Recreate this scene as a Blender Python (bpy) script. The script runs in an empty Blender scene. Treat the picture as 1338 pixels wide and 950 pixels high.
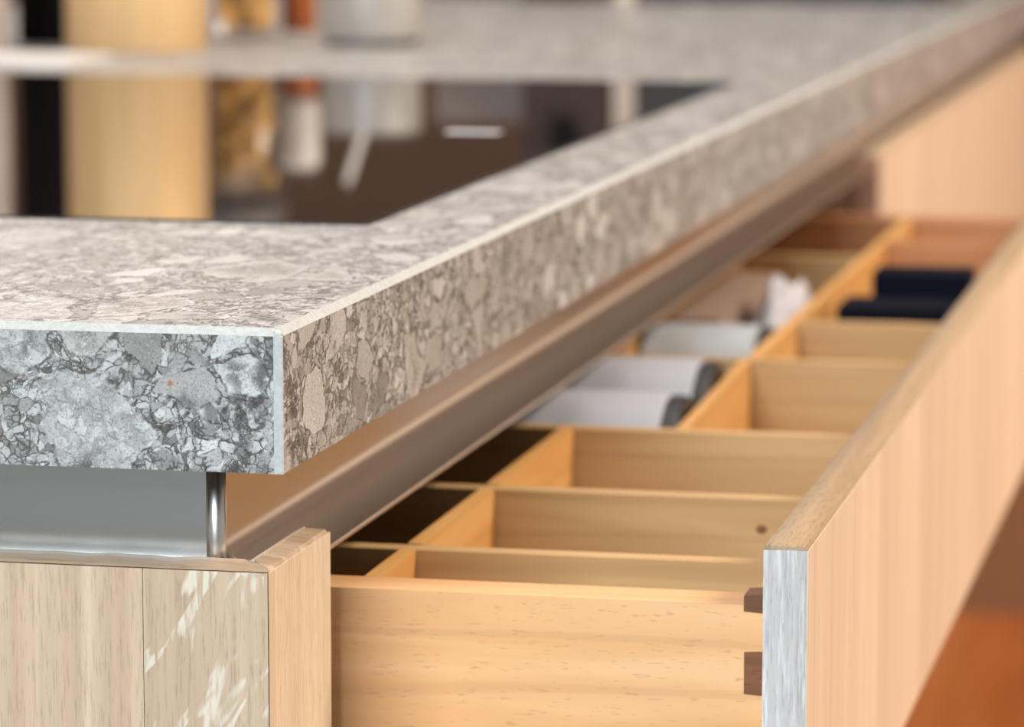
import bpy, bmesh, math, random
from mathutils import Vector, Matrix, noise as mnoise
random.seed(4)
S = bpy.context.scene
C = S.collection
PI = math.pi

# ------------------------------------------------------------------ camera
# world: X = out of the cabinet (drawer pull), Y = along the worktop, Z up, origin = near top corner of the worktop
cam_d = bpy.data.cameras.new('camera')
cam = bpy.data.objects.new('camera', cam_d); C.objects.link(cam); S.camera = cam
right = Vector((0.97731706, 0.21178139, 0.0))
down = Vector((0.02887558, -0.13325342, -0.99066126))
fwd = Vector((-0.20980362, 0.96819015, -0.13634615))
cam.matrix_world = Matrix(((right.x, -down.x, -fwd.x, 0.26873181),
                           (right.y, -down.y, -fwd.y, -0.94495217),
                           (right.z, -down.z, -fwd.z, 0.12550416),
                           (0, 0, 0, 1)))
cam_d.sensor_width = 36; cam_d.lens = 4759.0865 / 1338 * 36
cam_d.clip_start = 0.01; cam_d.clip_end = 50
cam_d.dof.use_dof = True; cam_d.dof.focus_distance = 1.02; cam_d.dof.aperture_fstop = 13.5

# ------------------------------------------------------------------ light
w = bpy.data.worlds.new('world'); S.world = w; w.use_nodes = True
bg = w.node_tree.nodes['Background']
bg.inputs['Color'].default_value = (1.0, 0.90, 0.80, 1); bg.inputs['Strength'].default_value = 0.32


def area(name, loc, target, size, size_y, col, power):
    d = bpy.data.lights.new(name, 'AREA'); d.shape = 'RECTANGLE'
    d.size = size; d.size_y = size_y; d.color = col; d.energy = power
    o = bpy.data.objects.new(name, d); C.objects.link(o); o.location = loc
    o.rotation_euler = (Vector(target) - Vector(loc)).to_track_quat('-Z', 'Y').to_euler()
    return o


area('window_daylight', (-.6, -3.5, 2.0), (0, 0, 0), 1.8, 1.5, (0.80, 0.925, 1.0), 215)
area('lounge_lamp_light', (2.7, 1.0, 2.5), (0, 0.9, -0.1), 1.6, 1.3, (1.0, 0.88, 0.74), 190)
area('ceiling_panel_light', (-0.3, 1.2, 2.6), (0, 1.0, 0), 1.6, 2.4, (1.0, 0.89, 0.83), 38)
area('far_sheen_light', (-1.2, 3.9, 1.5), (-.3, 1.2, 0), 2.2, 1.2, (1.0, 0.89, 0.84), 23)  # added light that gives the far stone its sheen, no window modelled
area('rail_highlight_light', (1.05, 3.95, .02), (0, 0, 0), .8, .6, (1.0, 0.80, 0.60), 3.2)  # added warm light for the rail highlight and stone sheen, no doorway modelled

S.view_settings.view_transform = 'Standard'; S.view_settings.look = 'None'
S.view_settings.gamma = 1; S.view_settings.use_curve_mapping = False
S.view_settings.exposure = 0.0


# ------------------------------------------------------------------ node helpers
class NT:
    def __init__(s, name):
        s.m = bpy.data.materials.new(name); s.m.use_nodes = True
        s.t = s.m.node_tree; s.t.nodes.clear()
        s.out = s.t.nodes.new('ShaderNodeOutputMaterial')
        s.p = s.t.nodes.new('ShaderNodeBsdfPrincipled')
        s.t.links.new(s.p.outputs[0], s.out.inputs[0])

    def put(s, sock, v):
        if isinstance(v, bpy.types.NodeSocket): s.t.links.new(v, sock)
        elif v is not None:
            if sock.type == 'RGBA' and len(v) == 3: v = (*v, 1)
            sock.default_value = v

    def base(s, **k):
        for a, v in k.items(): s.put(s.p.inputs[a.replace('_', ' ')], v)

    def obj(s): return s.t.nodes.new('ShaderNodeTexCoord').outputs['Object']

    def rnd(s): return s.t.nodes.new('ShaderNodeObjectInfo').outputs['Random']

    def mapping(s, v, scale=(1, 1, 1), loc=(0, 0, 0), rot=(0, 0, 0)):
        n = s.t.nodes.new('ShaderNodeMapping'); s.put(n.inputs['Vector'], v)
        n.inputs['Scale'].default_value = scale; s.put(n.inputs['Location'], loc); n.inputs['Rotation'].default_value = rot
        return n.outputs[0]

    def noise(s, v, scale, detail=2, rough=.5, dist=0, color=False):
        n = s.t.nodes.new('ShaderNodeTexNoise'); s.put(n.inputs['Vector'], v)
        n.inputs['Scale'].default_value = scale; n.inputs['Detail'].default_value = detail
        n.inputs['Roughness'].default_value = rough; n.inputs['Distortion'].default_value = dist
        return n.outputs['Color' if color else 'Fac']

    def voro(s, v, scale, feature='F1', rand=1.0):
        n = s.t.nodes.new('ShaderNodeTexVoronoi'); n.feature = feature; s.put(n.inputs['Vector'], v)
        n.inputs['Scale'].default_value = scale; n.inputs['Randomness'].default_value = rand
        return n

    def wave(s, v, scale, dist, detail=2, dscale=1, direction='X', rings=False):
        n = s.t.nodes.new('ShaderNodeTexWave'); s.put(n.inputs['Vector'], v)
        if rings: n.wave_type = 'RINGS'
        else: n.bands_direction = direction
        n.inputs['Scale'].default_value = scale; n.inputs['Distortion'].default_value = dist
        n.inputs['Detail'].default_value = detail; n.inputs['Detail Scale'].default_value = dscale
        return n.outputs['Fac']

    def ramp(s, f, stops, interp='LINEAR'):
        n = s.t.nodes.new('ShaderNodeValToRGB'); s.put(n.inputs[0], f); r = n.color_ramp; r.interpolation = interp
        while len(r.elements) < len(stops): r.elements.new(0.5)
        for e, (p, c) in zip(r.elements, stops):
            e.position = p; e.color = (c, c, c, 1) if isinstance(c, (int, float)) else (*c, 1)
        return n.outputs[0]

    def step(s, f, a, b, lo=0, hi=1):
        n = s.t.nodes.new('ShaderNodeMapRange'); n.interpolation_type = 'SMOOTHSTEP'
        for k, v in enumerate((f, a, b, lo, hi)): s.put(n.inputs[k], v)
        return n.outputs[0]

    def math(s, op, a, b=0.0):
        n = s.t.nodes.new('ShaderNodeMath'); n.operation = op; s.put(n.inputs[0], a); s.put(n.inputs[1], b)
        return n.outputs[0]

    def vmath(s, op, a, b=None, scale=None):
        n = s.t.nodes.new('ShaderNodeVectorMath'); n.operation = op; s.put(n.inputs[0], a)
        if b is not None: s.put(n.inputs[1], b)
        if scale is not None: n.inputs['Scale'].default_value = scale
        return n.outputs['Value' if op in ('DISTANCE', 'LENGTH') else 'Vector']

    def mix(s, f, a, b, mode='MIX'):
        n = s.t.nodes.new('ShaderNodeMix'); n.data_type = 'RGBA'; n.blend_type = mode
        s.put(n.inputs[0], f); s.put(n.inputs[6], a); s.put(n.inputs[7], b)
        return n.outputs[2]

    def sep(s, v):
        n = s.t.nodes.new('ShaderNodeSeparateColor'); s.put(n.inputs[0], v); return n.outputs

    def bump(s, h, strength, dist):
        n = s.t.nodes.new('ShaderNodeBump'); s.put(n.inputs['Height'], h)
        n.inputs['Strength'].default_value = strength; n.inputs['Distance'].default_value = dist
        s.t.links.new(n.outputs[0], s.p.inputs['Normal'])


def srgb(r, g, b):
    return tuple((c / 255 / 12.92 if c <= 10 else ((c / 255 + .055) / 1.055) ** 2.4) for c in (r, g, b))


def plain(name, col, rough=.5, metal=0, **k):
    n = NT(name); o = n.obj()
    v = n.noise(o, 60, 3)
    c = n.mix(n.step(v, .3, .7), tuple(x * .93 for x in col), tuple(min(1, x * 1.05) for x in col))
    n.base(Base_Color=c, Roughness=rough, Metallic=metal, **k)
    return n.m


# ------------------------------------------------------------------ materials
def stone_mat():
    n = NT('breccia_stone')
    o = n.obj()
    o2 = n.mapping(n.vmath('ADD', o, (.37, .11, .23)), (1, .6, 1))
    w1 = n.vmath('SCALE', n.vmath('SUBTRACT', n.noise(o2, 60, 2, color=True), (.5, .5, .5)), scale=.010)
    w2 = n.vmath('SCALE', n.vmath('SUBTRACT', n.noise(o2, 330, 3, color=True), (.5, .5, .5)), scale=.0020)
    v = n.vmath('ADD', n.vmath('ADD', o2, w1), w2)
    grit = n.noise(o, 1500, 3, .7)
    fine = n.noise(o, 700, 5, .75)
    mid = n.noise(o, 200, 4, .7)
    low = n.noise(o, 17, 2)
    # fine gravel with dark joints
    F = n.voro(v, 250); Fe = n.voro(v, 250, 'DISTANCE_TO_EDGE').outputs['Distance']
    G = n.voro(v, 520); Ge = n.voro(v, 520, 'DISTANCE_TO_EDGE').outputs['Distance']
    fr = n.sep(F.outputs['Color'])
    base = n.ramp(fr[0], [(0, (.18, .172, .165)), (.25, (.33, .32, .305)), (.6, (.46, .45, .435)), (1, (.64, .635, .62))])
    gr = n.sep(G.outputs['Color'])
    grav = n.ramp(gr[0], [(0, (.09, .085, .08)), (.3, (.32, .31, .295)), (1, (.62, .61, .595))])
    base = n.mix(n.step(n.noise(o, 60, 2), .42, .52), base, grav)
    crack = n.math('MAXIMUM', n.math('MULTIPLY', n.step(Fe, .0, .10, 1, 0), n.step(mid, .40, .55)),
                   n.math('MULTIPLY', n.step(Ge, .0, .15, .95, 0), n.step(n.noise(o, 140, 3), .46, .58)))
    base = n.mix(crack, base, (.04, .036, .033))
    # medium clasts
    M = n.voro(v, 78); Me = n.voro(v, 78, 'DISTANCE_TO_EDGE').outputs['Distance']
    mr = n.sep(M.outputs['Color'])
    mcol = n.ramp(mr[1], [(0, (.20, .185, .17)), (.2, (.40, .385, .365)), (.55, (.55, .54, .52)), (1, (.70, .695, .68))])
    mcol = n.mix(n.step(fine, .46, .66, 0, .55), mcol, (.22, .21, .20))
    msel = n.step(mr[0], .60, .62)
    mm = n.math('MULTIPLY', msel, n.step(Me, .07, .10, 0, .88))
    rim = n.math('MULTIPLY', msel, n.math('MULTIPLY', n.step(Me, .02, .07), n.step(Me, .07, .11, 1, 0)))
    col = n.mix(mm, base, mcol)
    col = n.mix(n.math('MULTIPLY', rim, n.step(mid, .40, .56, 0, .9)), col, (.05, .045, .042))
    # large clasts: pale ones, and brown ones with a pale rim
    L = n.voro(v, 31); Le = n.voro(v, 31, 'DISTANCE_TO_EDGE').outputs['Distance']
    lr = n.sep(L.outputs['Color'])
    pale = n.mix(n.step(n.noise(o, 150, 4, .7), .40, .66), (.66, .65, .635), (.42, .41, .395))
    pale = n.mix(n.step(fine, .50, .64, 0, .65), pale, (.24, .23, .22))
    brown = n.mix(n.step(Le, .08, .32), (.58, .56, .53), (.20, .175, .155))
    brown = n.mix(n.step(n.noise(o, 420, 4, .75), .44, .62, 0, .8), brown, (.46, .43, .40))
    lcol = n.mix(n.step(lr[1], .55, .57), n.mix(.42, pale, base), n.mix(.25, brown, base))
    lsel = n.step(lr[0], .77, .79)
    lm = n.math('MULTIPLY', lsel, n.step(Le, .075, .10, 0, .86))
    lrim = n.math('MULTIPLY', lsel, n.math('MULTIPLY', n.step(Le, .045, .075), n.step(Le, .075, .10, 1, 0)))
    col = n.mix(lm, col, lcol)
    col = n.mix(n.math('MULTIPLY', lrim, n.step(mid, .42, .58, 0, .9)), col, (.06, .055, .05))
    # dark blotches
    dk = n.math('MULTIPLY', n.step(n.noise(o, 33, 3, .6), .56, .70), n.step(n.noise(o, 260, 4, .7), .40, .54))
    col = n.mix(n.math('MULTIPLY', dk, .85), col, (.05, .047, .045))
    col = n.mix(n.step(low, .3, .7, .22, 0), col, (.20, .18, .16))
    # grit: dark and pale specks
    col = n.mix(n.step(grit, .56, .66, 0, .8), col, (.055, .05, .047))
    col = n.mix(n.step(grit, .42, .33, 0, .45), col, (.74, .735, .72))
    # one rusty fleck on the end face
    fd = n.vmath('DISTANCE', o, (-.0318, 0.0, -.0158))
    col = n.mix(n.step(fd, .0004, .0010, .85, 0), col, srgb(176, 98, 40))
    col = n.mix(1.0, col, (.97, .965, .97), 'MULTIPLY')
    n.base(Base_Color=col, Roughness=n.step(mid, .3, .7, .32, .46))
    n.bump(fine, .12, .0004)
    return n.m


def oak_mat(name, c_lo, c_hi, axis='Z', pores=1.0, flecks=False, rough=.55, seed=0.0, pale=None):
    """Open-pored wood, grain along axis."""
    n = NT(name); o = n.obj()
    shift = n.vmath('SCALE', n.t.nodes.new('ShaderNodeCombineXYZ').outputs[0], scale=1)
    r = n.rnd()
    comb = n.t.nodes.new('ShaderNodeCombineXYZ')
    for k in range(3): n.put(comb.inputs[k], n.math('MULTIPLY', r, 3.1 + seed + k))
    o = n.vmath('ADD', o, comb.outputs[0])
    st = {'X': (.07, 1, 1), 'Y': (1, .07, 1), 'Z': (1, 1, .07)}[axis]
    st2 = {'X': (.025, 1, 1), 'Y': (1, .025, 1), 'Z': (1, 1, .025)}[axis]
    g1 = n.noise(n.mapping(o, st2), 95, 3, .55, .6)
    g2 = n.noise(n.mapping(o, st), 1500, 3, .65)
    g3 = n.noise(n.mapping(o, st2), 300, 3, .6)
    col = n.mix(n.step(g1, .3, .7), c_lo, c_hi)
    col = n.mix(n.step(g3, .35, .65, 0, .35), col, tuple(x * .80 for x in c_lo))
    if pale is not None:
        col = n.mix(n.step(n.noise(n.mapping(o, st), 600, 3, .65), .45, .66, 0, .55), col, pale)
    pm = n.step(g2, .52, .66, 0, .55 * pores)
    col = n.mix(pm, col, tuple(x * .50 for x in c_lo))
    if flecks:
        q = n.mapping(n.obj(), (1, 1, .55), rot=(0, .75, 0))
        fl = n.math('MULTIPLY', n.step(n.noise(n.mapping(q, (.32, 1, 1)), 150, 2, .5, 1.0), .515, .575),
                    n.step(n.noise(n.mapping(n.obj(), (1, 1, .12)), 420, 3, .6), .40, .56))
        col = n.mix(n.math('MULTIPLY', fl, .75), col, srgb(226, 216, 200))
    tone = n.step(r, -.2, 1.2, .93, 1.05)
    tc = n.t.nodes.new('ShaderNodeCombineColor')
    for k in range(3): n.put(tc.inputs[k], tone if k < 2 else n.math('MULTIPLY', tone, .99))
    col = n.mix(1.0, col, tc.outputs[0], 'MULTIPLY')
    n.base(Base_Color=col, Roughness=rough)
    n.bump(n.math('SUBTRACT', g3, pm), .25, .0006)
    return n.m


def beech_mat(name, c_lo, c_hi, axis='X', rough=.42, fleck=(.50, .27, .12)):
    """Beech: soft wide bands and short brown ray flecks along the grain."""
    n = NT(name); o = n.obj(); r = n.rnd()
    comb = n.t.nodes.new('ShaderNodeCombineXYZ')
    for k in range(3): n.put(comb.inputs[k], n.math('MULTIPLY', r, 2.3 + k))
    o = n.vmath('ADD', o, comb.outputs[0])
    i = 'XYZ'.index(axis)
    sc = lambda a: tuple(a if k == i else 1 for k in range(3))
    band = n.noise(n.mapping(o, sc(.10)), 60, 3, .5, .7)
    col = n.mix(n.step(band, .32, .68), c_lo, c_hi)
    line = n.wave(n.mapping(o, sc(.12)), 22, 5, 2, 1.2, 'Z' if axis != 'Z' else 'Y')
    col = n.mix(n.step(line, .86, 1.0, 0, .35), col, tuple(x * .78 for x in c_lo))
    fl = n.step(n.noise(n.mapping(o, sc(.13)), 1500, 2, .5), .62, .72, 0, .6)
    col = n.mix(fl, col, fleck)
    n.base(Base_Color=col, Roughness=rough)
    n.bump(n.noise(n.mapping(o, sc(.1)), 500, 2), .06, .0003)
    return n.m


def metal_mat(name, col, rough):
    n = NT(name)
    n.base(Base_Color=col, Metallic=1.0, Roughness=rough)
    return n.m


MT = {}
MT['stone'] = stone_mat()
n = NT('pale_ceramic_edge'); o = n.obj()
cc = n.mix(n.step(n.noise(o, 500, 4, .7), .35, .65), srgb(176, 176, 173), srgb(190, 190, 187))
cc = n.mix(n.step(n.noise(o, 1100, 3, .7), .58, .7, 0, .18), cc, srgb(140, 136, 130))
n.base(Base_Color=cc, Roughness=.5); MT['edge'] = n.m
MT['oak'] = oak_mat('limed_oak', srgb(190, 160, 134), srgb(210, 184, 158), 'Z', .65)
MT['oak_fleck'] = oak_mat('limed_oak_with_ray_flecks', srgb(190, 162, 136), srgb(206, 182, 156), 'Z', .65, True)
MT['oak_return'] = oak_mat('limed_oak_return', srgb(204, 180, 154), srgb(222, 202, 176), 'Z', .8)
MT['oak_topX'] = oak_mat('limed_oak_edge_across', srgb(170, 140, 112), srgb(206, 182, 158), 'X', .8)
MT['oak_topY'] = oak_mat('limed_oak_edge_along', srgb(160, 130, 98), srgb(190, 160, 126), 'Y', 1.0)
MT['oak_pale'] = plain('pale_chamfered_oak', srgb(214, 196, 178), .55)
MT['oak_white'] = oak_mat('white_limed_edge', srgb(174, 168, 166), srgb(202, 197, 196), 'Z', .75, pale=srgb(228, 228, 226))
MT['front'] = oak_mat('pale_oak_front', srgb(220, 197, 170), srgb(233, 212, 186), 'Z', .25, rough=.5)
MT['edge_shade'] = oak_mat('shaded_limed_edge', srgb(190, 164, 150), srgb(206, 182, 168), 'Z', .4)  # limed white edge with its shade mixed into the colour
MT['beechX'] = beech_mat('beech_side_board', srgb(220, 166, 114), srgb(232, 184, 134), 'X')
MT['beech_div'] = beech_mat('beech_divider_across', srgb(184, 146, 98), srgb(198, 162, 114), 'X', .45)
MT['beech_divY'] = beech_mat('beech_divider_along', srgb(202, 148, 84), srgb(212, 162, 98), 'Y', .45)
MT['beech_shade'] = beech_mat('shaded_far_beech', srgb(172, 114, 70), srgb(188, 132, 88), 'X', .45)  # shade of the far drawer boards put into a darker, redder beech
MT['walnut'] = beech_mat('dark_walnut_pin', srgb(98, 60, 36), srgb(130, 82, 52), 'X', .5, (.05, .025, .012))
MT['rail'] = metal_mat('satin_steel_rail', (.66, .57, .50), .32)
MT['railX'] = metal_mat('satin_steel_end_rail', (.62, .63, .63), .22)
MT['post'] = metal_mat('polished_corner_post', (.82, .82, .82), .28)
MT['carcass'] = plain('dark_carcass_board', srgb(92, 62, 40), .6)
n = NT('black_hob_glass'); n.base(Base_Color=(.006, .005, .005), Roughness=.03, IOR=1.5); MT['hob'] = n.m
MT['print'] = plain('white_hob_glint', srgb(225, 222, 220), .4)  # white of the reflection painted on the hob glass
n = NT('gold_metal'); o = n.obj(); g = n.noise(n.mapping(o, (1, 1, .02)), 300, 2)
n.base(Base_Color=n.mix(g, srgb(216, 172, 118), srgb(240, 202, 150)), Metallic=.25, Roughness=.6); MT['gold'] = n.m
MT['black'] = plain('matte_black', (.008, .007, .007), .8, IOR=1.15)
MT['jar_glaze'] = plain('greyish_glaze', srgb(176, 166, 162), .4)
MT['white'] = plain('white_glaze', srgb(226, 216, 208), .3)
MT['grey_glaze'] = plain('pale_grey_glaze', srgb(160, 153, 146), .4)
MT['grey_dark'] = plain('dark_grey_foot', srgb(110, 102, 96), .5)
n = NT('translucent_pasta'); n.base(Base_Color=(1.0, .78, .30), Roughness=.5)
tr = n.t.nodes.new('ShaderNodeBsdfTranslucent'); tr.inputs[0].default_value = (1.0, .78, .30, 1)
mx = n.t.nodes.new('ShaderNodeMixShader'); mx.inputs[0].default_value = .5
n.t.links.new(n.p.outputs[0], mx.inputs[1]); n.t.links.new(tr.outputs[0], mx.inputs[2]); n.t.links.new(mx.outputs[0], n.out.inputs[0])
MT['pasta'] = n.m
MT['orange'] = plain('burnt_orange_glaze', srgb(160, 84, 36), .55)
n = NT('clear_glass'); n.base(Base_Color=(.95, .95, .95), Roughness=.05)
tr = n.t.nodes.new('ShaderNodeBsdfTransparent'); gl = n.t.nodes.new('ShaderNodeBsdfGlossy'); gl.inputs['Roughness'].default_value = .05; mx = n.t.nodes.new('ShaderNodeMixShader'); mx.inputs[0].default_value = .06
n.t.links.new(tr.outputs[0], mx.inputs[1]); n.t.links.new(gl.outputs[0], mx.inputs[2]); n.t.nodes.remove(n.p)
n.t.links.new(mx.outputs[0], n.out.inputs[0]); MT['glass'] = n.m
MT['wall_brown'] = plain('brown_lacquer', srgb(58, 39, 27), .7)
MT['cabinet_dark'] = plain('dark_brown_lacquer', srgb(48, 36, 34), .55)
MT['cabinet_black'] = plain('blackish_lacquer', srgb(38, 28, 24), .5)
MT['pink_post'] = plain('pinkish_plaster', srgb(206, 186, 172), .7)
MT['paper'] = plain('white_paper', srgb(166, 166, 174), .6)
MT['greyroll'] = plain('grey_paper', srgb(168, 172, 176), .6)
MT['cap'] = plain('dark_cap', (.012, .012, .014), .5)
MT['greybox'] = plain('grey_taupe_box', srgb(128, 112, 102), .6)
MT['navy'] = plain('navy_card', srgb(14, 16, 26), .8, IOR=1.15)
MT['card'] = plain('pinkish_cardboard', srgb(150, 124, 108), .7)
MT['cloth'] = plain('white_cloth', srgb(176, 172, 176), .8)
MT['wall_grey'] = plain('cool_grey_wall_paint', (.50, .52, .52), .8)
MT['floor_grey'] = plain('grey_unseen_floor', (.36, .37, .37), .6)
MT['taupe'] = plain('taupe_panel_paint', srgb(150, 112, 82), .7)
MT['wall'] = plain('taupe_wall_paint', srgb(86, 60, 44), .8)
n = NT('orange_wood_floor'); o = n.obj()
pl = n.sep(n.voro(n.mapping(o, (7, .6, 1)), 1, 'F1', .0).outputs['Color'])[0]
fc = n.mix(n.step(n.noise(n.mapping(o, (1, .1, 1)), 26, 3), .3, .7), srgb(198, 108, 52), srgb(220, 134, 72))
fc = n.mix(n.math('MULTIPLY', pl, .35), fc, srgb(140, 66, 26))
n.base(Base_Color=fc, Roughness=.35); MT['floor'] = n.m


# ------------------------------------------------------------------ mesh helpers
def link(name, bm, mat, parent=None, smooth=False, bevel=0.0, seg=2):
    me = bpy.data.meshes.new(name)
    if bevel:
        bmesh.ops.bevel(bm, geom=[e for e in bm.edges if len(e.link_faces) == 2 and e.calc_face_angle(0) > .6],
                        offset=bevel, segments=seg, affect='EDGES', profile=.5)
    bmesh.ops.recalc_face_normals(bm, faces=bm.faces)
    bm.to_mesh(me); bm.free()
    for m in (mat if isinstance(mat, (list, tuple)) else [mat]): me.materials.append(m)
    if smooth:
        for p in me.polygons: p.use_smooth = True
    o = bpy.data.objects.new(name, me); C.objects.link(o)
    if parent is not None: o.parent = parent
    return o


def thing(name, label, cat, loc=(0, 0, 0), group=None, rz=0):
    o = bpy.data.objects.new(name, None); C.objects.link(o); o.empty_display_size = .02
    o.location = loc; o.rotation_euler.z = rz; o['label'] = label; o['category'] = cat
    if group: o['group'] = group
    return o


def tag(o, label, cat, group=None):
    o['label'] = label; o['category'] = cat
    if group: o['group'] = group
    return o


def box(bm, lo, hi, off=(0, 0, 0)):
    lo = Vector(lo) - Vector(off); hi = Vector(hi) - Vector(off)
    vs = [bm.verts.new((x, y, z)) for x in (lo.x, hi.x) for y in (lo.y, hi.y) for z in (lo.z, hi.z)]
    for f in ((0, 1, 3, 2), (4, 6, 7, 5), (0, 4, 5, 1), (2, 3, 7, 6), (0, 2, 6, 4), (1, 5, 7, 3)):
        bm.faces.new([vs[k] for k in f])
    return bm


def bx(name, lo, hi, mat, parent=None, bevel=.0006, off=(0, 0, 0), seg=2):
    return link(name, box(bmesh.new(), lo, hi, off), mat, parent, bevel=bevel, seg=seg)


def prism(pts, axis, a, b, off=(0, 0, 0)):
    """Closed section extruded along axis; pts are the two other coordinates in order."""
    bm = bmesh.new(); off = Vector(off)
    def mk(p, t):
        v = {'X': (t, p[0], p[1]), 'Y': (p[0], t, p[1]), 'Z': (p[0], p[1], t)}[axis]
        return bm.verts.new(Vector(v) - off)
    A = [mk(p, a) for p in pts]; B = [mk(p, b) for p in pts]
    k = len(pts)
    for i in range(k): bm.faces.new((A[i], A[(i + 1) % k], B[(i + 1) % k], B[i]))
    bm.faces.new(A[::-1]); bm.faces.new(B)
    return bm


def lathe(prof, seg=48, flute=None):
    """prof: (r, z) list, closed at r=0 ends."""
    bm = bmesh.new(); rings = []
    for r, z in prof:
        if r < 1e-6: rings.append([bm.verts.new((0, 0, z))])
        else:
            ring = []
            for k in range(seg):
                a = 2 * PI * k / seg
                rr = r * (1 + (flute[1] * abs(math.sin(a * flute[0] / 2)) if flute else 0))
                ring.append(bm.verts.new((rr * math.cos(a), rr * math.sin(a), z)))
            rings.append(ring)
    for A, B in zip(rings, rings[1:]):
        for k in range(seg):
            k2 = (k + 1) % seg
            if len(A) == 1 and len(B) == 1: continue
            if len(A) == 1: bm.faces.new((A[0], B[k], B[k2]))
            elif len(B) == 1: bm.faces.new((A[k], B[0], A[k2]))
            else: bm.faces.new((A[k], B[k], B[k2], A[k2]))
    return bm


def rot_x_axis(bm):  # lathe axis Z -> X
    bmesh.ops.rotate(bm, verts=bm.verts, matrix=Matrix.Rotation(PI / 2, 3, 'Y'))
    return bm


def smooth_sharp(o, ang=.6):
    bm = bmesh.new(); bm.from_mesh(o.data)
    for f in bm.faces: f.smooth = True
    for e in bm.edges:
        if len(e.link_faces) == 2 and e.calc_face_angle(0) > ang: e.smooth = False
    bm.to_mesh(o.data); bm.free()


# ------------------------------------------------------------------ setting
fl = bx('floor', (-5, .02, -.95), (5, 4.02, -.9), MT['floor'], bevel=0); fl['kind'] = 'structure'
fl = bx('floor', (-5, -5, -.95), (5, .0195, -.9), MT['floor_grey'], bevel=0); fl['kind'] = 'structure'  # unseen near floor, made grey for what the end rail reflects
wb = bx('wall_back', (-5, 4.02, -.9), (5, 4.12, 2.8), MT['wall'], bevel=0); wb['kind'] = 'structure'
bb = bx('baseboard_back', (-5, 4.0, -.9), (5, 4.0195, -.55), MT['taupe'], bevel=0); bb['kind'] = 'structure'
wf = bx('wall_front', (-5, -5.1, -.9), (5, -5, 2.8), MT['wall_grey'], bevel=0); wf['kind'] = 'structure'

# ------------------------------------------------------------------ worktop
YE, XB = 3.0, -.86          # far end, back edge of the worktop
HX0, HX1, HY0, HY1 = -.60, -.048, .280, 1.125   # hob cut-out
top = thing('stone_worktop', 'thick speckled grey brown stone worktop with mitred pale edges', 'worktop')
ch = .0021
bm = bmesh.new()
t0, t1 = -.012, 0.0
xs = [XB, HX0, HX1, -ch]; ys = [ch, HY0, HY1, YE]
grid = {}
for z in (t0, t1):
    for i, x in enumerate(xs):
        for j, y in enumerate(ys): grid[i, j, z] = bm.verts.new((x, y, z))
for i in range(3):
    for j in range(3):
        if (i, j) == (1, 1): continue
        for z in (t0, t1): bm.faces.new([grid[a, b, z] for a, b in ((i, j), (i + 1, j), (i + 1, j + 1), (i, j + 1))])
def wall_(a, b): bm.faces.new([grid[(*a, t0)], grid[(*b, t0)], grid[(*b, t1)], grid[(*a, t1)]])
for i in range(3): wall_((i, 0), (i + 1, 0)); wall_((i, 3), (i + 1, 3))
for j in range(3): wall_((0, j), (0, j + 1)); wall_((3, j), (3, j + 1))
for a, b in (((1, 1), (2, 1)), ((2, 1), (2, 2)), ((2, 2), (1, 2)), ((1, 2), (1, 1))): wall_(a, b)
link('top_slab', bm, MT['stone'], top)
# end apron (faces the camera) and front apron (faces the drawer), mitred at the corner
link('end_apron', prism([(XB, 0), (-.0022, 0), (-.0022, .0118), (XB, .0118)], 'Z', -.04, -ch), MT['stone'], top)
link('front_apron', prism([(-.0118, .0004), (0, .0004), (0, YE), (-.0118, YE)], 'Z', -.04, -ch - .0001), MT['stone'], top)
# pale chamfered seams along the three outer edges
link('edge_seam', prism([(0.0, -ch), (ch, 0.0), (ch + .002, -.003)], 'X', XB, -ch), MT['edge'], top)
link('edge_seam', prism([(0, -ch), (-ch, 0), (-.005, -.003)], 'Y', ch, YE), MT['edge'], top)
bm = prism([(-.0024, -.0001), (-.0002, -.0001), (.0002, .0004), (-.0002, .002), (-.0024, .002)], 'Z', -.04, -ch)
link('edge_seam', bm, MT['edge'], top)
bm = bmesh.new()
bmesh.ops.create_icosphere(bm, subdivisions=2, radius=.0014)
bmesh.ops.translate(bm, verts=bm.verts, vec=(-.0017, .0017, -.0017))
link('edge_seam', bm, MT['edge'], top, smooth=True)

# ------------------------------------------------------------------ hob
hob = thing('induction_hob', 'glossy black glass hob let into the stone worktop', 'hob', ((HX0 + HX1) / 2, (HY0 + HY1) / 2, 0))
hoff = hob.location
link('glass_panel', box(bmesh.new(), (HX0 + .001, HY0 + .001, -.004), (HX1 - .001, HY1 - .001, .0008), hoff), MT['hob'], hob, bevel=.0005)
link('burner_box', box(bmesh.new(), (HX0 + .02, HY0 + .02, -.036), (HX1 - .02, HY1 - .02, -.0045), hoff), MT['black'], hob)
o_ = bx('glint_bar', (-.121, .704, .0008), (-.096, .718, .0010), MT['print'], hob, bevel=0, off=hoff); o_['label'] = 'short white glint painted on the hob glass'  # white reflection painted onto the glass as a thin strip

# ------------------------------------------------------------------ cabinet
cab = thing('kitchen_cabinet', 'limed oak kitchen base cabinet under the stone worktop with steel grip rail', 'cabinet', (0, 0, -.9))
off = (0, 0, -.9)
ZT = -.069
ZB = -.50
EF, EB = .006, .0215           # end panel thickness in Y
RX0, RX1 = -.0165, -.0060      # corner return thickness in X
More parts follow.
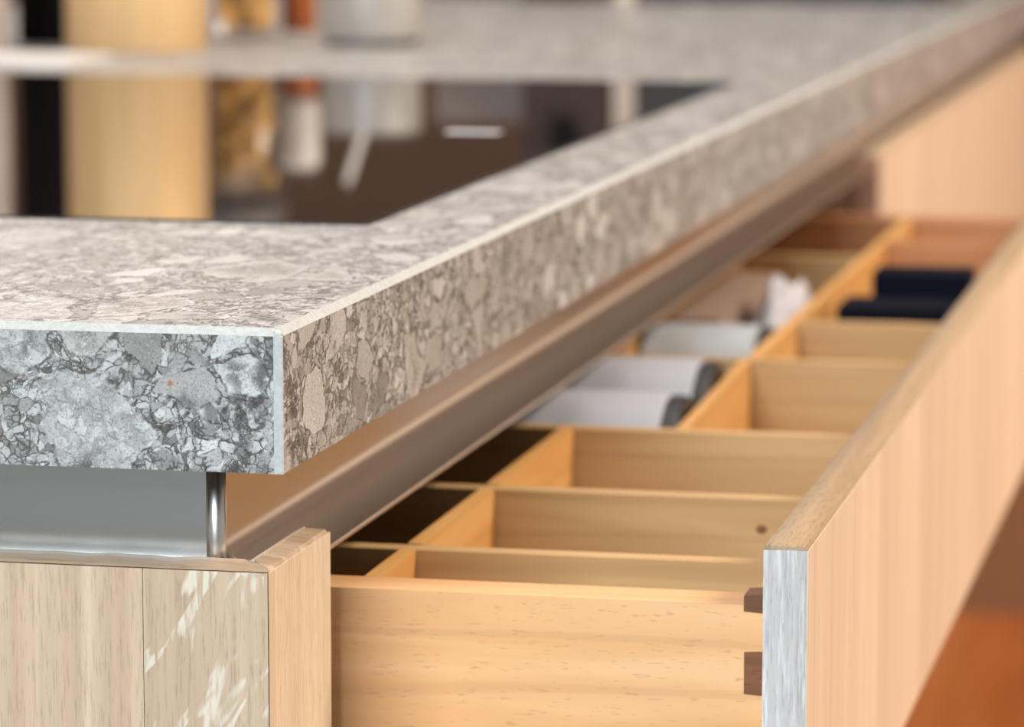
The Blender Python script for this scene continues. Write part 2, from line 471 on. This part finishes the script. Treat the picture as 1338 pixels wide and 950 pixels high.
# end boards (vertical staves of the end panel)
ed = [RX1, -.0425, -.128, -.236, -.36, -.48, -.62, -.84]
for k, (b, a) in enumerate(zip(ed, ed[1:])):
    if k == 0:   # mitred corner board
        pts = [(a + .0001, EF), (b - .0004, EF), (RX0, EB), (a + .0001, EB)]
        bm = prism(pts, 'Z', ZB, ZT, off)
    else:
        bm = box(bmesh.new(), (a + .0001, EF + random.uniform(0, .0001), ZB), (b - .0001, EB, ZT), off)
    link('end_board', bm, MT['oak_fleck'] if k == 0 else MT['oak'], cab, bevel=.0006, seg=2)
# worn top edge of the end panel (thin long-grain strip) with a chipped arris
bm = bmesh.new()
N = 260; rows = []
for k in range(N + 1):
    x = XB + .02 + (RX1 - .0005 - XB - .02) * k / N
    j = .0005 * mnoise.noise(Vector((x * 900, 0, 0))) + .0004 * mnoise.noise(Vector((x * 2600, 3, 0)))
    u = .0004 * mnoise.noise(Vector((x * 120, 7, 0)))
    xi = min(x, RX0)
    rows.append([bm.verts.new(Vector(p) - Vector(off)) for p in
                 ((x, EF + .0002 + max(j, -.0001), ZT + .0003), (x, EF + .0014 + j, ZT + .0011 + u * .3), (min(x, RX1 - .004), EF + .007, ZT + .0013 + u), (xi, EB - .003, ZT + .0014 + u), (xi, EB, ZT + .0004))])
for A, B in zip(rows, rows[1:]):
    for k in range(4): bm.faces.new((A[k], A[k + 1], B[k + 1], B[k]))
link('panel_top_edge', bm, MT['oak_topX'], cab, smooth=True)
# corner return: thin piece along Y, mitred into the end panel, rounded far corner
YR = .0712
bm = prism([(RX1, EF), (RX1, YR), (RX0, YR), (RX0, EB)], 'Z', ZB, ZT, off)
link('corner_return', bm, MT['oak_return'], cab, bevel=.0011, seg=3)
bm = bmesh.new(); rows = []
N = 60
for k in range(N + 1):
    t = k / N
    yo = EF + .001 + (YR - .0015 - EF - .001) * t; yi = EB + (YR - .0015 - EB) * t
    j = .0003 * mnoise.noise(Vector((yo * 1400, 5, 0)))
    hz = .0016 if k < N - 2 else .0012
    rows.append([bm.verts.new(Vector(p) - Vector(off)) for p in
                 ((RX1 - .0003 + j, yo, ZT - .0002), (RX1 - .0012 + j, yo, ZT + .0010), (RX0 + .0032, yi * .7 + yo * .3, ZT + hz), (RX0 + .0030, yi * .7 + yo * .3, ZT - .0005))])
for A, B in zip(rows, rows[1:]):
    for k in range(3): bm.faces.new((A[k], A[k + 1], B[k + 1], B[k]))
bm.faces.new(rows[-1]); bm.faces.new(rows[0][::-1])
link('return_top_edge', bm, MT['oak_topX'], cab, smooth=False)
# pale chamfered inner strip
bm = prism([(RX0, ZT), (RX0 + .0034, ZT), (RX0 + .0034, ZT + .0017), (RX0 + .0012, ZT + .0007)], 'Y', EB - .0015, YR - .0022, off)
o_ = link('chamfer_strip', bm, MT['oak_pale'], cab, bevel=.0002, seg=1); o_['label'] = 'pale inner chamfer of the mitred corner'

# steel grip rail: upright, hollow fillet, sloping flange, rounded lip
def rail_section(x0, z0=-.0625):
    R, amax = .0085, math.radians(52)
    P = [(0, -.0402), (0, -.050), (0, z0)]
    for k in range(1, 11):
        a = amax * k / 10
        P.append((R * (1 - math.cos(a)), z0 - R * math.sin(a)))
    x, z = P[-1]; d = (math.sin(amax), -math.cos(amax))
    P += [(x + d[0] * .004, z + d[1] * .004), (x + d[0] * .0126, z + d[1] * .0128)]
    x, z = P[-1]
    P += [(x + .0010, z - .0001), (x + .0014, z - .0007), (x + .0014, z - .0014), (x + .0006, z - .0018)]
    Q = [(p[0] - .0014, p[1] - .0014) for p in P[:-4]][::-1]
    return [(x0 + p[0], p[1]) for p in P + Q]
RXW = -.0262
sec = rail_section(RXW)
bm = prism(sec, 'Y', .030, 1.338, off)
rail = link('grip_rail', bm, MT['rail'], cab)
smooth_sharp(rail)
sec2 = [(.0262 - (p[0] - RXW) * .9, p[1]) for p in rail_section(RXW, -.0672)]
bm = prism(sec2, 'X', -.80, -.0300, off)
smooth_sharp(link('end_rail', bm, MT['railX'], cab))
bm = lathe([(0, -.0745), (.0024, -.0745), (.0028, -.0735), (.0028, -.0402), (0, -.0402)], 32)
bmesh.ops.translate(bm, verts=bm.verts, vec=Vector((-.0272, .0268, 0)) - Vector(off))
link('corner_post', bm, MT['post'], cab, smooth=True)
# rail of the next cabinet
bm = prism(sec, 'Y', 1.3395, YE - .02, off)
smooth_sharp(link('grip_rail', bm, MT['rail'], cab))

# carcass
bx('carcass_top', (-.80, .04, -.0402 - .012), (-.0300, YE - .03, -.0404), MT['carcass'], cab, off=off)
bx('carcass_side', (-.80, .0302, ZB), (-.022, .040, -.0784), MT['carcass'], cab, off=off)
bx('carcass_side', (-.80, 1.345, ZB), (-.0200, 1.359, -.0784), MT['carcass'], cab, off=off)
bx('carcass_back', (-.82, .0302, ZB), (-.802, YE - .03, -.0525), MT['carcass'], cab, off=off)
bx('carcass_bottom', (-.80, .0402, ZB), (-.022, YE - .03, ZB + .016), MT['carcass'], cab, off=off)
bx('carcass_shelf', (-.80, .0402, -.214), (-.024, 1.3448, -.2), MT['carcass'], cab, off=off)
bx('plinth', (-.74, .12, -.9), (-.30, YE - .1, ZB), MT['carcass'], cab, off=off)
# lower closed front under the open drawer
bx('lower_front', (RX0, .0765, ZB), (RX1, 1.357, -.2), MT['front'], cab, off=off)
# next closed front: core with vertical staves and an end edge
NY0, NY1 = 1.485, YE - .01
nfront = bx('drawer_front', (RX0 - .003, NY0 + .0012, -.36), (RX1 - .003, NY1, ZT), MT['front'], cab, off=off)
o_ = bx('front_end_edge', (RX0 - .003, NY0, -.36), (RX1, NY0 + .0011, ZT), MT['edge_shade'], cab, off=off); o_['label'] = 'limed end edge of the closed front, tinted pinkish for shade'
y = NY0 + .0012
for yy in (1.54, 1.63, 1.736, 1.86, 2.008, 2.17, 2.34, 2.56, 2.78, NY1):
    bx('stave', (RX1 - .0029, y, -.36), (RX1 + random.uniform(-.0002, .0002), yy - .0004, ZT - .0003), MT['front'], nfront, off=off); y = yy
bx('lower_front', (RX0, NY0, ZB), (RX1, NY1, -.364), MT['front'], cab, off=off)

# ------------------------------------------------------------------ open drawer
DX0, DX1, DY0, DY1, DZ0 = .1212, .1342, .0772, 1.345, -.1855
drw = thing('wooden_drawer', 'pulled-open beech drawer with inner dividers and pale oak front', 'drawer', (.12, .7, DZ0))
doff = (.12, .7, DZ0)
core = bx('drawer_front', (DX0, DY0 + .0016, DZ0), (DX1 - .0026, DY1, ZT - .0012), MT['front'], drw, off=doff, bevel=.0004)
o_ = bx('front_end_edge', (DX0, DY0, DZ0), (DX1 - .0004, DY0 + .0015, ZT - .0012), MT['oak_white'], drw, off=doff, bevel=.0006); o_['label'] = 'whitish limed end edge of the drawer front'
# slightly rough, worn top edge
bm = bmesh.new(); rows = []
N = 240
for k in range(N + 1):
    yv = DY0 + (DY1 - DY0) * (k / N) ** 1.7
    j = .0003 * mnoise.noise(Vector((yv * 500, 1, 0))); u = .0003 * mnoise.noise(Vector((yv * 160, 8, 0)))
    e = .0004 if k == 0 else 0
    rows.append([bm.verts.new(Vector(p) - Vector(doff)) for p in
                 ((DX0, yv, ZT - .0013), (DX0 + .0005 + j, yv, ZT - e), (DX0 + .006, yv, ZT + u * .6 - e), (DX1 - .0010 + j, yv, ZT + .0001 - e), (DX1 - .0002, yv, ZT - .0011))])
for A, B in zip(rows, rows[1:]):
    for k in range(4): bm.faces.new((A[k], A[k + 1], B[k + 1], B[k]))
bm.faces.new(rows[0][::-1]); bm.faces.new(rows[-1])
link('top_edge', bm, MT['oak_topY'], drw, smooth=True)
# staves of the outer face, a part each
y = DY0 + .0001
for yy in (.187, .262, .330, .396, .472, .554, .63, .709, .79, .87, .95, 1.03, 1.11, 1.19, 1.27, DY1):
    o_ = bx('stave', (DX1 - .0025, y, DZ0), (DX1 + random.uniform(-.00012, .00012), yy - .00025, ZT - .0013), MT['front'], core, bevel=.0004, off=doff, seg=1); y = yy
# box
SZ = -.0882; SY0, SY1 = .0845, .1025
bx('side_board', (-.40, SY0, -.178), (.1209, SY1, SZ), MT['beechX'], drw, off=doff, bevel=.0012, seg=3)
bx('side_board', (-.40, 1.252, -.178), (.1209, 1.270, SZ), MT['beech_shade'], drw, off=doff, bevel=.0012, seg=3)
bx('back_board', (-.41, SY0, -.178), (-.4003, 1.270, SZ), MT['beech_divY'], drw, off=doff)
bx('bottom_board', (-.40, SY1 + .0002, -.175), (.1208, 1.2518, -.1685), MT['beech_div'], drw, off=doff)
# inner front board, end grain dovetails standing a little proud of the near side
for z0, z1 in ((-.0903, -.0853), (-.1148, -.1020), (-.1400, -.1270), (-.1660, -.1530)):
    dx = .1146 if z0 > -.1 else .1148
    bm = prism([(dx, z0 + .0002), (.1207, z0 - .0002), (.1207, z1 + .0002), (dx, z1 - .0002)], 'Y', SY0 - .0003, SY0 + .012, doff)
    o_ = link('dovetail', bm, MT['walnut'], drw, bevel=.0004, seg=1); o_['label'] = 'dark walnut dovetail pin'
bx('inner_front', (.1150, SY1 + .0002, -.1683), (.1209, 1.2518, SZ), MT['beech_divY'], drw, off=doff)
# dividers
DZ = SZ - .0004
def divider(lo, hi, m, name='divider'): return bx(name, lo, hi, MT[m], drw, bevel=.0010, off=doff, seg=2)
bm = bmesh.new(); bmesh.ops.create_cone(bm, cap_ends=True, segments=20, radius1=.0019, radius2=.0016, depth=.0004)
bmesh.ops.rotate(bm, verts=bm.verts, matrix=Matrix.Rotation(PI / 2, 3, 'X'))
bmesh.ops.scale(bm, verts=bm.verts, vec=(1, 1, .8))
bmesh.ops.translate(bm, verts=bm.verts, vec=Vector((.0937, .2628, -.0990)) - Vector(doff))
o_ = link('knot', bm, MT['walnut'], drw); o_['label'] = 'small dark knot in the divider'
AX, BX = .0008, .0405      # right faces of the two long dividers
for yc in (.149, .263, .402): divider((-.39, yc, -.1683), (.1148, yc + .0085, DZ), 'beech_div')
divider((-.39, .606, -.1683), (.1148, .6145, DZ), 'beech_div')
divider((BX + .0002, .742, -.1683), (.1148, .7505, DZ), 'beech_div')
divider((BX + .0002, 1.112, -.1683), (.1148, 1.1205, DZ + .0003), 'beech_shade')
divider((-.39, 1.030, -.1683), (BX - .0052, 1.0385, DZ), 'beech_div')
for a, b in ((SY1, .149), (.1575, .263), (.2715, .402)): divider((AX - .0048, a + .0002, -.1683), (AX, b - .0002, DZ + .0004), 'beech_divY')
link('divider', prism([(.0390, .4107), (.0435, .4107), (.0385, .6058), (.0340, .6058)], 'Z', -.1683, DZ, doff), MT['beech_divY'], drw, bevel=.0010)
divider((BX - .0050, .6147, -.1683), (BX, 1.2516, DZ + .0004), 'beech_divY')
divider((-.038, .6147, -.1683), (-.030, 1.0298, DZ + .0004), 'beech_divY')

# ------------------------------------------------------------------ things in the drawer
FZ = -.1685     # top of the drawer bottom
def roll(name, x1, x0, y, r, label, mat, group):
    t = thing(name, label, 'roll', ((x0 + x1) / 2, y, FZ + r), group)
    h = (x1 - x0) / 2; e = .0065
    bm = rot_x_axis(lathe([(0, h - e - .0002), (r - .001, h - e - .0002), (r, h - e - .001), (r, -h), (r * .8, -h), (r * .8, -h + .004), (0, -h + .004)], 56))
    link('sleeve', bm, mat, t, smooth=False); smooth_sharp(t.children[-1])
    bm = rot_x_axis(lathe([(0, h - .002), (r * .80, h - .002), (r * .84, h), (r * .94, h), (r * .975, h - .0015), (r * .975, h - e), (0, h - e)], 56))
    c = link('end_cap', bm, MT['cap'], t); smooth_sharp(c); c['label'] = 'dark end cap'
    return t
roll('paper_roll', .0360, -.24, .4545, .0435, 'near white roll with a dark end, lying behind the third cross divider', MT['paper'], 'white rolls in the drawer')
roll('paper_roll', .0336, -.24, .5460, .0440, 'far white roll with a dark end, lying behind another white roll', MT['paper'], 'white rolls in the drawer')
roll('grey_roll', .0312, -.027, .7300, .0397, 'short grey roll with a dark end next to the white cloth', MT['greyroll'], None)
bx_ = bmesh.new(); box(bx_, (-.0275, .778, FZ), (-.002, .985, -.093), (-.015, .865, FZ))
o_ = link('cardboard_box', bx_, MT['card'], None, bevel=.001); o_.location = (-.015, .865, FZ); tag(o_, 'pinkish brown cardboard box between long divider and white cloth', 'box')
# crumpled cloth
bm = bmesh.new(); bmesh.ops.create_icosphere(bm, subdivisions=5, radius=1)
for v in bm.verts:
    d = v.co.normalized()
    k = 1 + .22 * mnoise.noise(d * 2.2) + .14 * (1 - abs(mnoise.noise(d * 4.5 + Vector((3, 1, 2))))) - .07 + .05 * mnoise.noise(d * 11)
    v.co = Vector((d.x * .0158 * min(k, 1.08), d.y * .064 * k, max(d.z * .0430 * k, -.040)))
o_ = link('crumpled_cloth', bm, MT['cloth'], None, smooth=True); o_.location = (.0170, .862, FZ + .0402); tag(o_, 'crumpled white cloth stuffed into the left drawer compartment', 'cloth')
def lidded(name, lo, hi, label, lid):
    b = ((lo[0] + hi[0]) / 2, (lo[1] + hi[1]) / 2, lo[2])
    t = thing(name, label, 'box', b, 'dark boxes in the drawer')
    bx('body', lo, (hi[0], hi[1], hi[2] - lid - .0002), MT['navy'], t, bevel=.0008, off=b)
    bx('lid', (lo[0] - .0008, lo[1] - .0008, hi[2] - lid), (hi[0] + .0008, hi[1] + .0008, hi[2]), MT['navy'], t, bevel=.0008, off=b)
lidded('dark_box', (.0555, .775, FZ), (.112, .822, -.0850), 'low dark navy box in front of another dark box in the drawer', .02)
lidded('dark_box', (.0665, .826, FZ), (.112, .862, -.0738), 'taller dark box standing behind the low navy box in the drawer', .03)

# ------------------------------------------------------------------ things on the worktop, behind the hob
# black canister
t = thing('black_canister', 'tall black canister left of the gold canister', 'canister', (-.5815, 1.49, 0))
link('body', lathe([(0, 0), (.030, 0), (.0305, .002), (.0305, .150), (.030, .152), (0, .152)], 40), MT['black'], t, smooth=True)
link('lid', lathe([(0, .1522), (.031, .1522), (.031, .172), (.028, .175), (0, .175)], 40), MT['black'], t, smooth=True)
# pale jug-like jar at the left picture edge
t = thing('lidded_jar', 'pale greyish jar at the left picture edge beside black canister', 'jar', (-.612, 1.36, 0))
link('body', lathe([(0, 0), (.034, 0), (.036, .003), (.037, .06), (.036, .13), (.030, .145), (0, .145)], 40), MT['jar_glaze'], t, smooth=True)
link('lid', lathe([(0, .1452), (.031, .1452), (.031, .158), (.010, .162), (.008, .172), (0, .173)], 40), MT['jar_glaze'], t, smooth=True)
# flat white tray in front of them
t = thing('white_tray', 'low white tray lying in front of the black canister', 'tray', (-.528, 1.25, 0))
bx('base', (-.60, 1.21, 0), (-.478, 1.29, .002), MT['white'], t, bevel=.001, off=t.location)
for lo, hi in (((-.60, 1.21, .0021), (-.478, 1.213, .0045)), ((-.60, 1.287, .0021), (-.478, 1.29, .0045)), ((-.60, 1.2132, .0021), (-.597, 1.2868, .0045)), ((-.481, 1.2132, .0021), (-.478, 1.2868, .0045))):
    bx('rim', lo, hi, MT['white'], t, bevel=.0008, off=t.location)
# gold canister with fluted wall
t = thing('gold_canister', 'large gold metal canister with upright flutes behind the hob', 'canister', (-.5037, 1.418, 0))
link('body', lathe([(0, 0), (.0465, 0), (.0478, .0015), (.0478, .135), (.0465, .137), (0, .137)], 192, (14, -.012)), MT['gold'], t, smooth=True)
link('lid', lathe([(0, .1372), (.048, .1372), (.0485, .139), (.0485, .158), (.046, .161), (.010, .162), (.010, .172), (.007, .176), (0, .176)], 64), MT['gold'], t, smooth=True)
# glass pasta jar + pasta
t = thing('glass_jar', 'clear glass jar of yellow pasta right of the gold canister', 'jar', (-.4830, 1.60, 0))
R_, H_ = .0308, .120
link('body', lathe([(0, 0), (R_ - .002, 0), (R_, .002), (R_, H_), (R_ - .0018, H_), (R_ - .0018, .005), (R_ - .004, .004), (0, .004)], 56), MT['glass'], t, smooth=True)
link('lid', lathe([(0, H_ + .0002), (R_ + .001, H_ + .0002), (R_ + .001, H_ + .014), (R_ - .002, H_ + .016), (0, H_ + .016)], 48), MT['grey_dark'], t, smooth=True)
bm = bmesh.new(); rng = random.Random(3)
def fusilli(c, ax, L, r):
    ax = ax.normalized(); u = ax.orthogonal().normalized(); vv = ax.cross(u); prev = None
    for k in range(13):
        a = k * .62; p = c + ax * (L * (k / 12 - .5)); d = u * math.cos(a) + vv * math.sin(a); e = ax.cross(d)
        q = [bm.verts.new(p + d * r + e * .0020), bm.verts.new(p + d * r - e * .0020), bm.verts.new(p - d * r - e * .0020), bm.verts.new(p - d * r + e * .0020)]
        if prev:
            for i in range(4): bm.faces.new((prev[i], prev[(i + 1) % 4], q[(i + 1) % 4], q[i]))
        else: bm.faces.new(q[::-1])
        prev = q
    bm.faces.new(prev)
for lay in range(12):
    for k in range(9):
        a = rng.uniform(0, 2 * PI); rad = .0180 * math.sqrt(rng.random())
        fusilli(Vector((rad * math.cos(a), rad * math.sin(a), .0110 + lay * .0085)),
                Vector((rng.uniform(-1, 1), rng.uniform(-1, 1), rng.uniform(-.4, .4))), .014, .0052)
o_ = link('pasta', bm, MT['pasta'], None); o_.location = (-.4830, 1.60, 0); o_['kind'] = 'stuff'
tag(o_, 'twisted yellow pasta filling the clear glass jar', 'pasta')
# orange jar with pale lid
t = thing('orange_jar', 'small burnt orange jar with pale lid behind the glass jar', 'jar', (-.472, 1.715, 0))
link('body', lathe([(0, 0), (.0115, 0), (.0128, .002), (.0128, .050), (.0115, .053), (0, .053)], 36), MT['orange'], t, smooth=True)
link('lid', lathe([(0, .0532), (.0150, .0532), (.0155, .060), (.0155, .100), (.013, .105), (0, .105)], 36), MT['white'], t, smooth=True)
# grey cup with a white spoon in it
t = thing('grey_cup', 'pale grey cup with darker foot between orange jar and bare stone', 'cup', (-.3625, 1.508, 0))
link('body', lathe([(0, .004), (.0335, .004), (.0345, .008), (.0345, .060), (.0338, .061), (.0325, .060), (.0320, .010), (0, .009)], 56), MT['grey_glaze'], t, smooth=True)
link('foot', lathe([(0, 0), (.0315, 0), (.0320, .0038), (0, .0038)], 48), MT['grey_dark'], t, smooth=True)
t = thing('white_spoon', 'white spoon leaning out of the pale grey cup', 'spoon', (-.3585, 1.505, .0105))
a, b = Vector((.008, 0, 0)), Vector((-.021, -.004, .088))
bm = lathe([(0, 0), (.0032, .001), (.0026, .01), (.0026, (b - a).length - .002), (0, (b - a).length)], 16)
bmesh.ops.transform(bm, verts=bm.verts, matrix=Matrix.Translation(a) @ (b - a).to_track_quat('Z', 'Y').to_matrix().to_4x4())
link('handle', bm, MT['white'], t, smooth=True)
# far dark boxes on the worktop, with a pale slab standing behind the gap
def crate(label, x0, x1, y0, d, h, m):
    b = ((x0 + x1) / 2, y0 + d / 2, 0)
    t = thing('storage_chest', label, 'chest', b, 'dark chests on the far worktop')
    bx('body', (x0, y0, 0), (x1, y0 + d, h * .8 - .001), MT[m], t, bevel=.002, off=b)
    bx('lid', (x0 - .002, y0 - .002, h * .8), (x1 + .002, y0 + d, h), MT[m], t, bevel=.002, off=b)
    bx('latch', ((x0 + x1) / 2 - .012, y0 - .006, h * .8 - .02), ((x0 + x1) / 2 + .012, y0 - .0022, h * .8 + .012), MT['black'], t, bevel=.001, off=b)
crate('dark brown chest on the far worktop, left of the pale gap', -.425, -.345, 2.30, .25, .16, 'wall_brown')
crate('wide blackish chest on the far worktop, right of the pale gap', -.322, -.050, 2.32, .25, .20, 'cabinet_black')
t = thing('bread_box', 'grey taupe box standing on the worktop left of brown chest', 'box', (-.49, 2.47, 0))
bx('body', (-.530, 2.40, 0), (-.446, 2.54, .095), MT['greybox'], t, bevel=.004, off=t.location)
bx('lid', (-.531, 2.399, .0955), (-.445, 2.541, .118), MT['greybox'], t, bevel=.004, off=t.location)
o_ = bx('pale_board', (-.3425, 2.31, 0), (-.3245, 2.33, .16), MT['pink_post'], None, bevel=.002, off=(-.3335, 2.32, 0)); o_.location = (-.3335, 2.32, 0)
tag(o_, 'narrow pale upright board standing between the two dark chests', 'board')
